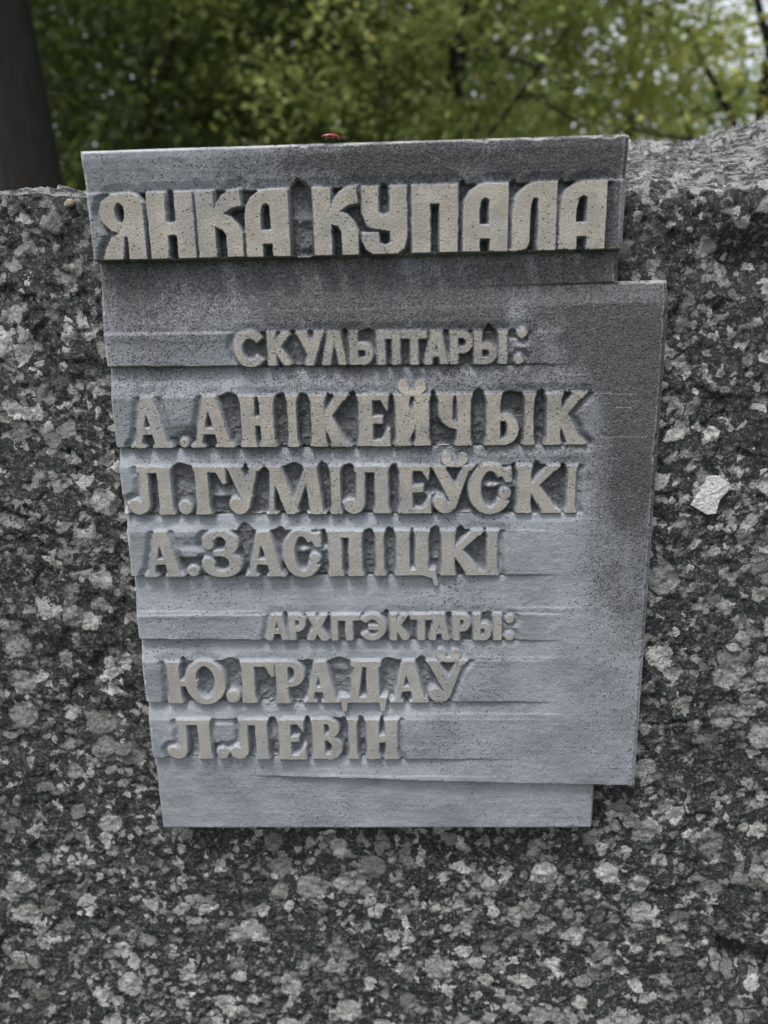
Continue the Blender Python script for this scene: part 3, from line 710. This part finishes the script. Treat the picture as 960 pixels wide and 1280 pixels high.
bz = [W2((.001, .001, BACK)), W2((PW, .001, BACK)), W2((PW, V1 - .001, BACK)), W2((.001, V1 - .001, BACK)), W2((PW, vA, BACK)), W2((U1 - .001, vA, BACK)), W2((U1 - .001, vB, BACK)), W2((PW, vB, BACK))]
bk = obj('back', [tuple(p) for p in bz], [(0, 1, 2, 3), (4, 5, 6, 7)], MP, plaque, False)
for n_ in ('polish', 'groove', 'stain'): fattr(bk, n_, np.zeros(8))

# ------------------------------------------------------------------ granite boulder
ROCKY = 0.022                                       # mean depth of the stone face behind the reference plane
def rock_profile():
    x = np.concatenate([np.linspace(-1.1, -.34, 24)[:-1], np.arange(-.34, .72, .0017), np.linspace(.72, 1.7, 30)[1:]])
    # t<0 on the front (distance below the top edge), t>0 on the top (distance back)
    tf = np.concatenate([np.linspace(-1.62, -.86, 24)[:-1], np.arange(-.86, 0, .0017)])
    tt = np.concatenate([np.arange(0, .42, .0024), np.linspace(.43, .95, 14), np.linspace(1.0, 2.6, 26)])
    return x, np.concatenate([tf, tt])
xr, tr_ = rock_profile()
XG, TG = np.meshgrid(xr, tr_)
zl = ZT - lv(50, 242, -ROCKY); zr = ZT - lv(870, 233, -ROCKY); ul = lu(50, 242, -ROCKY); ur = lu(870, 233, -ROCKY)
zedge = zl + (zr - zl) * (XG - ul) / (ur - ul)
zedge = np.clip(zedge, zl - .05, zr + .02)
zedge = zedge + .0035 * fbm(XG * 25, XG * 0, 4, 90)
front = TG <= 0
DEEP = .52
# upward slope of the top towards the back, stronger to the right
uR = (XG - .16) / .36
slope = .085 + .15 * sm(-.3, .75, uR)
hump = .050 * np.exp(-((XG - lu(960, 200, -.3) - .10) / .11) ** 2)
tb_ = np.clip(TG, 0, DEEP)
ztop = slope * tb_ + hump * sm(.06, .35, tb_) - .25 * np.clip(tb_ - .36, 0, 1) ** 1
yb = ROCKY + np.where(front, 0, tb_)
zf = zedge + np.where(front, TG, ztop)
over = np.clip(TG - DEEP, 0, 9)                    # down the back
yb = yb + .12 * sm(0, .3, over); zf = zf - over
# rounding of the front edge
rr_ = .010
rd = np.clip(1 - np.abs(TG) / rr_, 0, 1) ** 2 * rr_ * .28
# displacement
A2 = np.where(front, TG, TG)
bulge = .010 * fbm(XG * 4, A2 * 4, 3, 41)
rough = .0034 * fbm(XG * 22, A2 * 22, 4, 42, .55) + .0024 * facets(XG * 42 + fbm(XG * 30, A2 * 30, 2, 5), A2 * 42, 43) + .0016 * facets(XG * 110 + fbm(XG * 80, A2 * 80, 2, 6), A2 * 110, 47) + .0009 * facets(XG * 260, A2 * 260, 53)
toprough = (.45 + .55 * sm(-.2, .8, uR)) * (.013 * (fbm(XG * 12 + A2 * 4, A2 * 20, 5, 44, .6)) + .006 * facets(XG * 20 + 3 * A2, A2 * 45 + fbm(XG * 15, A2 * 15, 3, 8) * 2, 45) + .006 * facets(XG * 34 + fbm(XG * 25, A2 * 25, 3, 18) * 2, A2 * 60 - XG * 20, 49) + .004 * np.abs(fbm(XG * 70, A2 * 160, 3, 46)))
dfr = bulge * .5 + rough
# features on the front: notch bottom right, hairline ledge, hollow at the right edge
vzz = -(zf - ZT)
def loc_uv(px, py): return wall(px, py, -ROCKY)
n0 = loc_uv(888, 1166); n1 = loc_uv(960, 1192)
un = XG - n0[0]; vn = vzz - (n0[1] + (n1[1] - n0[1]) * un / (n1[0] - n0[0]))
notch = (un > 0) * (un < .25) * sm(0, .002, vn) * (1 - sm(0.004, .05, vn)) * sm(0, .003, un) * np.clip(1 - un / .2, .2, 1) * front
dfr = dfr - .030 * notch
c0 = loc_uv(800, 906); c1 = loc_uv(960, 893)
cvn = vzz - (c0[1] + (c1[1] - c0[1]) * (XG - c0[0]) / (c1[0] - c0[0])) - .002 * fbm(XG * 30, XG * 0, 3, 66)
crack = (XG > lu(775, 906)) * front
dfr = dfr + crack * (.0016 * np.exp(-(cvn / .0009) ** 2) - .0028 * np.exp(-((cvn - .0022) / .0016) ** 2))
hh1 = loc_uv(958, 318)
dfr = dfr - .014 * np.exp(-(((XG - hh1[0]) / .035) ** 2 + ((vzz - hh1[1]) / .016) ** 2)) * front
# keep the stone clear of the plaque's back
under = sm(-.004, .004, XG) * (1 - sm(U1 - .004, U1 + .004, XG)) * sm(-.004, .004, vzz) * (1 - sm(V1 - .004, V1 + .004, vzz))
mixT = sm(-.004, .012, TG)
dy_front = -(dfr - .002); dy_front = np.where(under > 0, dy_front * (1 - under) + under * np.maximum(dy_front, .002), dy_front)
Yr = yb + dy_front * (1 - mixT) + rd
Zr = zf + toprough * mixT + dfr * .6 * mixT - rd * .6
Yr = Yr + np.where(over > 0, toprough, 0)
# taper towards the ground and the far sides
Zr = np.maximum(Zr, -.15)
sidef = sm(.75, 1.7, XG) + sm(-.45, -1.1, XG)
Yr = Yr + np.where(TG < .3, sidef * .45, -sidef * .12)
Zr = Zr - sidef * .5 * sm(-.5, .1, TG)
Xr = XG + .0012 * fbm(XG * 60, A2 * 60, 2, 71)
RV = np.stack([Xr, Yr, Zr], 2)
ii = np.arange(RV.shape[0] * RV.shape[1]).reshape(RV.shape[:2])
RQ = np.stack([ii[:-1, :-1], ii[:-1, 1:], ii[1:, 1:], ii[1:, :-1]], 2).reshape(-1, 4)
rock = obj('granite_boulder', RV.reshape(-1, 3), RQ, MG, None, True)
fattr(rock, 'weathered', (sm(-.006, .008, TG + .006 * fbm(XG * 60, A2 * 60, 3, 99)) ).ravel())
tag(rock, 'large rough-hewn dark granite boulder with pale crystals carrying the plaque', 'boulder')
# end caps
# a few large pale feldspar crystals standing proud of the break
mcry = simple_material('feldspar', (.30, .30, .305), (.66, .665, .67), 420, .5, 1.0, .003, .4)
mcry2 = simple_material('dull_feldspar', (.16, .16, .16), (.40, .40, .395), 420, .55, 1.0, .002, .3)
def crystal(px, py, w, hgt, ang, seed, proud=.003, outline=None):
    r = random.Random(seed); u0, v0 = wall(px, py, -ROCKY + .003); s = (PW / 600)
    n = 13; ring = []
    for k_ in range(n):
        a = 2 * math.pi * k_ / n; q = max(abs(math.cos(a)), abs(math.sin(a))); rr = r.uniform(.72, 1.12) / q ** .5
        x = rr * math.cos(a) * w / 2; y = rr * math.sin(a) * hgt / 2
        ring.append(((x * math.cos(ang) - y * math.sin(ang)) * s, (x * math.sin(ang) + y * math.cos(ang)) * s))
    if outline:
        ring = [((wall(*p, -ROCKY + .003)[0] - u0), (wall(*p, -ROCKY + .003)[1] - v0)) for p in outline]; n = len(ring)
    vs2 = []
    jx = int(np.argmin(abs(xr - u0))); col = Zr[:, jx][tr_ <= 0]; jt = int(np.argmin(abs(col - (ZT - v0)))); y0 = Yr[jt, jx] if not outline else float(Yr[jt - 14:jt + 15, jx - 12:jx + 13].min()) * .4 + .6 * float(np.median(Yr[jt - 14:jt + 15, jx - 12:jx + 13]))
    for sc, dp in ((1.0, .005), (.97, -proud * .7), (.6, -proud)):
        for (a, b) in ring: vs2.append(tuple(W2((u0 + a * sc, v0 + b * sc, y0 + dp + r.uniform(-.0006, .0006)))))
    vs2.append(tuple(W2((u0, v0, y0 - proud * r.uniform(.8, 1.2)))))
    fs = []
    for L_ in range(2):
        for k_ in range(n): fs.append((L_ * n + k_, L_ * n + (k_ + 1) % n, (L_ + 1) * n + (k_ + 1) % n, (L_ + 1) * n + k_))
    for k_ in range(n): fs.append((2 * n + k_, 2 * n + (k_ + 1) % n, 3 * n))
    o = obj('crystal', vs2, fs, mcry if outline else mcry2, None, False); o.parent = rock
    return o
for i, c_ in enumerate([(890, 621, 36, 46, .45), (925, 811, 34, 14, .1), (846, 791, 9, 15, -.3), (821, 1157, 18, 16, .2), (361, 1139, 15, 24, .5), (617, 1143, 20, 20, .1), (644, 1206, 18, 15, 0), (785, 1068, 18, 16, .3), (41, 520, 12, 22, -.5), (226, 1105, 16, 18, .6)]):
    crystal(*c_, seed=i, proud=.0012 if i else .0010, outline=None if i else [(866, 634), (877, 617), (889, 597), (903, 598), (916, 605), (914, 616), (904, 627), (899, 645), (887, 646)])

# ------------------------------------------------------------------ small tan pebble on the left rim of the boulder
def blobmesh(r, seed, n=10, m=7, sq=(1, 1, 1)):
    R = random.Random(seed); vs = []; fs = []
    for a in range(m + 1):
        for b in range(n):
            th = math.pi * a / m; ph = 2 * math.pi * b / n; k_ = 1 + .18 * R.uniform(-1, 1) * (0 < a < m)
            vs.append((r * sq[0] * k_ * math.sin(th) * math.cos(ph), r * sq[1] * k_ * math.sin(th) * math.sin(ph), r * sq[2] * k_ * math.cos(th)))
    for a in range(m):
        for b in range(n): fs.append((a * n + b, (a + 1) * n + b, (a + 1) * n + (b + 1) % n, a * n + (b + 1) % n))
    return vs, fs
mpeb = simple_material('tan_pebble', (.13, .10, .07), (.30, .25, .18), 300, .7, .4, .001)
pv, pf = blobmesh(.0032, 3, sq=(1, .7, .85))
u0, v0 = wall(82, 252, -ROCKY + .004)
jx = int(np.argmin(abs(xr - u0))); zs = Zr[:, jx]; jt = int(np.argmin(abs(zs[:900 if len(zs) > 900 else None] - (ZT - v0))))
py0 = Yr[jt, jx]
peb = obj('pebble', [(x + u0, y + py0 - .001, z + ZT - v0) for x, y, z in pv], pf, mpeb, None, True)
tag(peb, 'tiny tan pebble lodged in the rim of the boulder left of the plaque', 'pebble')

# ------------------------------------------------------------------ red firebug standing on the plaque's top edge
def bug():
    k = NT('bug_shell'); P = k.n('TexCoord').outputs['Object']
    sp = k.n('SeparateXYZ', {'Vector': P})
    ax_ = k.math('ABSOLUTE', sp.outputs[1])
    vo = k.n('TexVoronoi', {'Vector': P, 'Scale': 380.0}); spot = k.math('LESS_THAN', vo.outputs['Distance'], .30)
    top = k.ramp(sp.outputs[2], .0019, .0025)
    red = k.mix(k.noise(P, 300, 3), c3(.13, .006, .005), c3(.30, .018, .012))
    c = k.mix(top, c3(.012, .010, .010), k.mix(spot, red, c3(.015, .01, .01)))
    k.set(k.b.inputs['Base Color'], c); k.b.inputs['Roughness'].default_value = .35
    vs, fs = [], []
    def ring_loft(rings, n=14):
        b0 = len(vs)
        for (cx_, cz, ry, rz) in rings:
            for i in range(n):
                a = 2 * math.pi * i / n; vs.append((cx_, ry * math.cos(a), cz + rz * math.sin(a) * (1 if math.sin(a) > 0 else .8)))
        for r_ in range(len(rings) - 1):
            for i in range(n): fs.append((b0 + r_ * n + i, b0 + r_ * n + (i + 1) % n, b0 + (r_ + 1) * n + (i + 1) % n, b0 + (r_ + 1) * n + i))
        fs.append(tuple(b0 + i for i in range(n))[::-1]); fs.append(tuple(b0 + (len(rings) - 1) * n + i for i in range(n)))
    mmx = .001
    ring_loft([(x * mmx, z * mmx, ry * mmx, rz * mmx) for x, z, ry, rz in
      ((-7.0, 2.4, .3, .2), (-6.4, 2.5, 1.5, .6), (-4.5, 2.7, 2.4, 1.0), (-2, 2.9, 2.7, 1.25), (.5, 3.0, 2.6, 1.35), (2.2, 2.9, 2.2, 1.2), (3.2, 2.75, 1.9, 1.0), (4.4, 2.55, 1.4, .8), (5.0, 2.4, .9, .6), (5.6, 2.3, .8, .55), (6.3, 2.15, .5, .4), (6.6, 2.1, .15, .15))])
    def tube(p, q, r0, r1_):
        b0 = len(vs); d = (Vector(q) - Vector(p)).normalized(); a = d.orthogonal().normalized(); b = d.cross(a)
        for (c_, r_) in ((p, r0), (q, r1_)):
            for i in range(6):
                t_ = 2 * math.pi * i / 6; vs.append(tuple(Vector(c_) + (a * math.cos(t_) + b * math.sin(t_)) * r_))
        for i in range(6): fs.append((b0 + i, b0 + (i + 1) % 6, b0 + 6 + (i + 1) % 6, b0 + 6 + i))
    for sx, fx in ((3.2, 5.0), (1.0, 1.2), (-1.0, -4.2)):
        for sy in (-1, 1):
            a = (sx * mmx, sy * 1.2 * mmx, 2.3 * mmx); b = ((sx + fx) / 2 * mmx, sy * 3.6 * mmx, 2.9 * mmx); c_ = (fx * mmx, sy * 4.6 * mmx, .2 * mmx); d_ = ((fx + (.8 if fx > 0 else -.8)) * mmx, sy * 5.3 * mmx, .1 * mmx)
            tube(a, b, .33 * mmx, .28 * mmx); tube(b, c_, .26 * mmx, .17 * mmx); tube(c_, d_, .16 * mmx, .1 * mmx)
    for sy in (-1, 1):
        tube((6.2 * mmx, sy * .4 * mmx, 2.3 * mmx), (7.8 * mmx, sy * 1.6 * mmx, 3.0 * mmx), .14 * mmx, .12 * mmx); tube((7.8 * mmx, sy * 1.6 * mmx, 3.0 * mmx), (9.6 * mmx, sy * 2.6 * mmx, 2.4 * mmx), .12 * mmx, .1 * mmx)
    o = obj('firebug', vs, fs, k.m, None, True)
    return tag(o, 'small red and black bug standing on the top edge of the plaque', 'insect')
bg_ = bug()
ub = lu(415, 182); jb = int(round(ub / CELL))
bg_.location = (ub, -float(Z[6, jb]) + .0008, ZT + .0009); bg_.rotation_euler = (math.radians(-2), math.radians(3), math.radians(8)); bg_.scale = (.95, .8, 1.15)
# the top edge needs a surface to stand on: it is the plaque's side wall

# ------------------------------------------------------------------ ground
gx = np.concatenate([-np.geomspace(600, 3, 24), np.linspace(-2.5, 2.5, 21), np.geomspace(3, 600, 24)])
GX, GY = np.meshgrid(gx, gx)
GZ = .05 * fbm(GX * .15, GY * .15, 3, 12) * sm(3, 9, np.hypot(GX, GY))
gi = np.arange(GX.size).reshape(GX.shape)
mgr = simple_material('grass_ground', (.022, .032, .010), (.065, .075, .028), 3.0, .95, .6, .03)
gr = obj('ground', np.stack([GX, GY, GZ - .02], 2).reshape(-1, 3), np.stack([gi[:-1, :-1], gi[:-1, 1:], gi[1:, 1:], gi[1:, :-1]], 2).reshape(-1, 4), mgr)
tag(gr, kind='structure')

# ------------------------------------------------------------------ trees
LEAF = {
 'dark': leaf_material('leaves_dark', (.022, .040, .016), (.11, .145, .055), (.13, .11, .02), .03),
 'mid': leaf_material('leaves_mid', (.05, .080, .026), (.26, .32, .12), (.20, .17, .04), .05),
 'light': leaf_material('leaves_light', (.13, .17, .05), (.48, .53, .20), (.26, .22, .05), .07),
 'yellow': leaf_material('leaves_yellowing', (.27, .28, .07), (.74, .70, .26), (.34, .26, .05), .16)}
def limb(V_, F_, pts, rad, n=8):
    b0 = len(V_)
    for i, p in enumerate(pts):
        p = Vector(p); d = (Vector(pts[min(i + 1, len(pts) - 1)]) - Vector(pts[max(i - 1, 0)])).normalized()
        a = d.cross(Vector((.3, 1, .1))).normalized(); b = d.cross(a)
        for k_ in range(n):
            t_ = 2 * math.pi * k_ / n; V_.append(tuple(p + (a * math.cos(t_) + b * math.sin(t_)) * rad[i] * (1 + .08 * math.sin(3 * t_ + i))))
    for i in range(len(pts) - 1):
        for k_ in range(n): F_.append((b0 + i * n + k_, b0 + i * n + (k_ + 1) % n, b0 + (i + 1) * n + (k_ + 1) % n, b0 + (i + 1) * n + k_))
def tree(x, y, height, trunk_r, crown_r, crown_lo, tone, nclump, per, label, leaf=.055, lean=0.0, seed=0, fork=.18):
    R = random.Random(seed); rg_ = np.random.default_rng(seed + 500)
    root = empty('tree', (x, y, 0), label, 'tree', 'trees behind the boulder')
    TV, TF = [], []
    tp = []; tr2 = []
    for i in range(9):
        t_ = i / 8; tp.append((x + lean * t_ * height + .12 * math.sin(3 * t_ + seed), y + .1 * math.cos(4 * t_ + seed), -.05 + t_ * height * .8)); tr2.append(trunk_r * (1.5 if i == 0 else 1.12 if i == 1 else 1) * (1 - .75 * t_))
    limb(TV, TF, tp, tr2, 12)
    cz = (crown_lo + height) / 2; hz = (height - crown_lo) / 2
    ends = []
    nl = 12
    for i in range(nl):
        a = 2 * math.pi * i * .618 + R.uniform(-.3, .3); f = fork + (.88 - fork) * i / nl; s = tp[min(8, int(f * 8))]
        z_end = crown_lo + (height - crown_lo) * (.08 + .85 * i / nl); rad_ = crown_r * math.sqrt(max(.1, 1 - ((z_end - cz) / hz) ** 2)) * R.uniform(.7, .95)
        ex, ey = x + rad_ * math.cos(a), y + rad_ * math.sin(a)
        m1_ = (s[0] * .6 + ex * .4, s[1] * .6 + ey * .4, s[2] * .5 + z_end * .5 + .35); 
        limb(TV, TF, [s, m1_, (ex, ey, z_end)], [trunk_r * .24, trunk_r * .13, .010], 6)
        ends.append((s, m1_, (ex, ey, z_end)))
        for q in range(3):
            b = R.uniform(.3, .9); p0 = tuple(m1_[j] * (1 - b) + (ex, ey, z_end)[j] * b for j in range(3))
            limb(TV, TF, [p0, (p0[0] + R.uniform(-.9, .9), p0[1] + R.uniform(-.9, .9), p0[2] + R.uniform(-.5, .5))], [trunk_r * .10, .006], 5)
    obj('trunk', TV, TF, MB, root, True)
    # leaf sprays: drooping clumps spread unevenly through the crown
    C = []
    while len(C) < nclump:
        p = rg_.normal(size=3); p /= np.linalg.norm(p); q = rg_.uniform(.25, 1.0) ** .55
        lob = 1 + .22 * math.sin(3 * math.atan2(p[1], p[0]) + seed) + .15 * math.sin(5 * p[2] + seed * 2)
        C.append((x + crown_r * q * lob * p[0] + lean * height * .5, y + crown_r * q * lob * p[1], cz + hz * q * p[2]))
    C = np.array(C); cs = rg_.uniform(.6, 1.4, nclump) * crown_r * .115; ct = rg_.uniform(0, 1, nclump)
    k_ = np.repeat(np.arange(nclump), per); n = len(k_)
    g = rg_.normal(size=(n, 3)) * np.array([1.25, 1.25, .55]); P = C[k_] + g * cs[k_][:, None]
    P[:, 2] -= .22 * (g[:, 0] ** 2 + g[:, 1] ** 2) * cs[k_]
    a = rg_.normal(size=(n, 3)); a[:, 2] = a[:, 2] * .5 - .35; a /= np.linalg.norm(a, axis=1, keepdims=True)
    b = np.cross(a, rg_.normal(size=(n, 3)) * .6 + np.array([0, 0, 1.0])); b /= np.linalg.norm(b, axis=1, keepdims=True) + 1e-9
    c_ = np.cross(a, b)
    sz = leaf * rg_.uniform(.6, 1.3, n)[:, None]
    v0_, v1_, v2_, v3_ = P - a * sz, P + b * sz * .55 + c_ * sz * .14, P + a * sz, P - b * sz * .55 + c_ * sz * .14
    LV = np.stack([v0_, v1_, v2_, v3_], 1).reshape(-1, 3); LF = np.arange(4 * n).reshape(-1, 4)
    o = obj('crown', LV, LF, LEAF[tone], root, False)
    fattr(o, 'tone', np.repeat(np.clip(ct[k_] ** 1.5 * 1.0 + rg_.uniform(-.1, .3, n), 0, 1), 4)); fattr(o, 'turn', np.repeat(rg_.uniform(0, 1, n) * .8 + ct[k_] * .2, 4))
    return root
def at(px, dist): p = far(px, 300, dist); return p.x, p.y
TREES = [
 # px, distance, height, trunk radius, crown radius, crown base, tone, clumps, leaves per clump, leaf size, lean, label
 (84, 5.2, 11, .25, 3.0, 3.7, 'dark', 120, 90, .05, -.035, 'nearest tree, thick dark trunk at the left edge of the view'),
 (205, 10, 9.5, .17, 3.3, 1.6, 'dark', 230, 150, .065, .0, 'dense dark green tree with low boughs above the left end of the plaque'),
 (400, 12, 10, .18, 3.4, 1.6, 'mid', 230, 150, .07, .0, 'bushy mid green tree directly behind the red bug'),
 (110, 16, 12, .22, 4.6, 1.3, 'dark', 240, 130, .11, .0, 'shaded dark green tree filling the gap beside the thick trunk'),
 (570, 7.6, 8.0, .13, 1.9, 1.5, 'light', 150, 150, .045, .0, 'bright green tree with drooping sprays above the middle of the plaque'),
 (700, 17, 13, .20, 3.0, 2.0, 'light', 40, 130, .075, .0, 'tall tree with thin crown and sky gaps right of the bright green one'),
 (775, 13, 12, .09, 2.0, 2.6, 'light', 34, 110, .06, .0, 'slender tree with dark upright stem standing before the sky gap'),
 (930, 7.6, 8.5, .16, 1.9, 1.9, 'yellow', 125, 150, .045, .0, 'yellowing tree at the right edge over the boulder hump'),
 (850, 18, 7, .20, 3.0, 1.2, 'mid', 66, 130, .09, .0, 'dark distant tree low between the slender stem and the yellowing tree'),
 (440, 22, 14, .25, 5.0, 1.3, 'dark', 260, 110, .14, .0, 'dark far tree closing the view behind the bushy and bright trees'),
 (640, 26, 8, .24, 4.0, 1.2, 'mid', 130, 110, .14, .0, 'farthest green tree seen low behind the bright green tree'),
]
for i, (px, dist, hgt, trr, crr, clo, tone, nc, per, lf, ln, lab) in enumerate(TREES):
    x, y = at(px, dist); tree(x, y, hgt, trr, crr, clo, tone, nc, per, lab, lf, ln, seed=i * 13 + 3, fork=.45 if i == 0 else .18)
# undergrowth: one mass of shrubs under the trees, hides the horizon
def thicket():
    rg_ = np.random.default_rng(5); n = 60000; ang = rg_.uniform(-1.15, 1.15, n); d = rg_.uniform(17, 34, n)
    x = d * np.sin(ang); y = d * np.cos(ang); top = 2.2 + 1.6 * vnoise(ang * 14, d * .3, 9) + .9 * vnoise(ang * 40, d * .8, 10)
    z = rg_.uniform(0, 1, n) * top
    P = np.stack([x + .2, y - .3, z], 1); a = rg_.normal(size=(n, 3)); a /= np.linalg.norm(a, axis=1, keepdims=True); b = np.cross(a, rg_.normal(size=(n, 3))); b /= np.linalg.norm(b, axis=1, keepdims=True)
    s = rg_.uniform(.10, .2, n)[:, None]
    V_ = np.stack([P - a * s, P + b * s * .6, P + a * s, P - b * s * .6], 1).reshape(-1, 3)
    o = obj('undergrowth', V_, np.arange(4 * n).reshape(-1, 4), LEAF['dark'], None, False)
    fattr(o, 'tone', np.repeat(rg_.uniform(0, 1, n), 4)); fattr(o, 'turn', np.repeat(rg_.uniform(0, .9, n), 4))
    tag(o, 'dark green undergrowth and shrubs massed beneath the far trees', 'undergrowth', kind='stuff')
thicket()
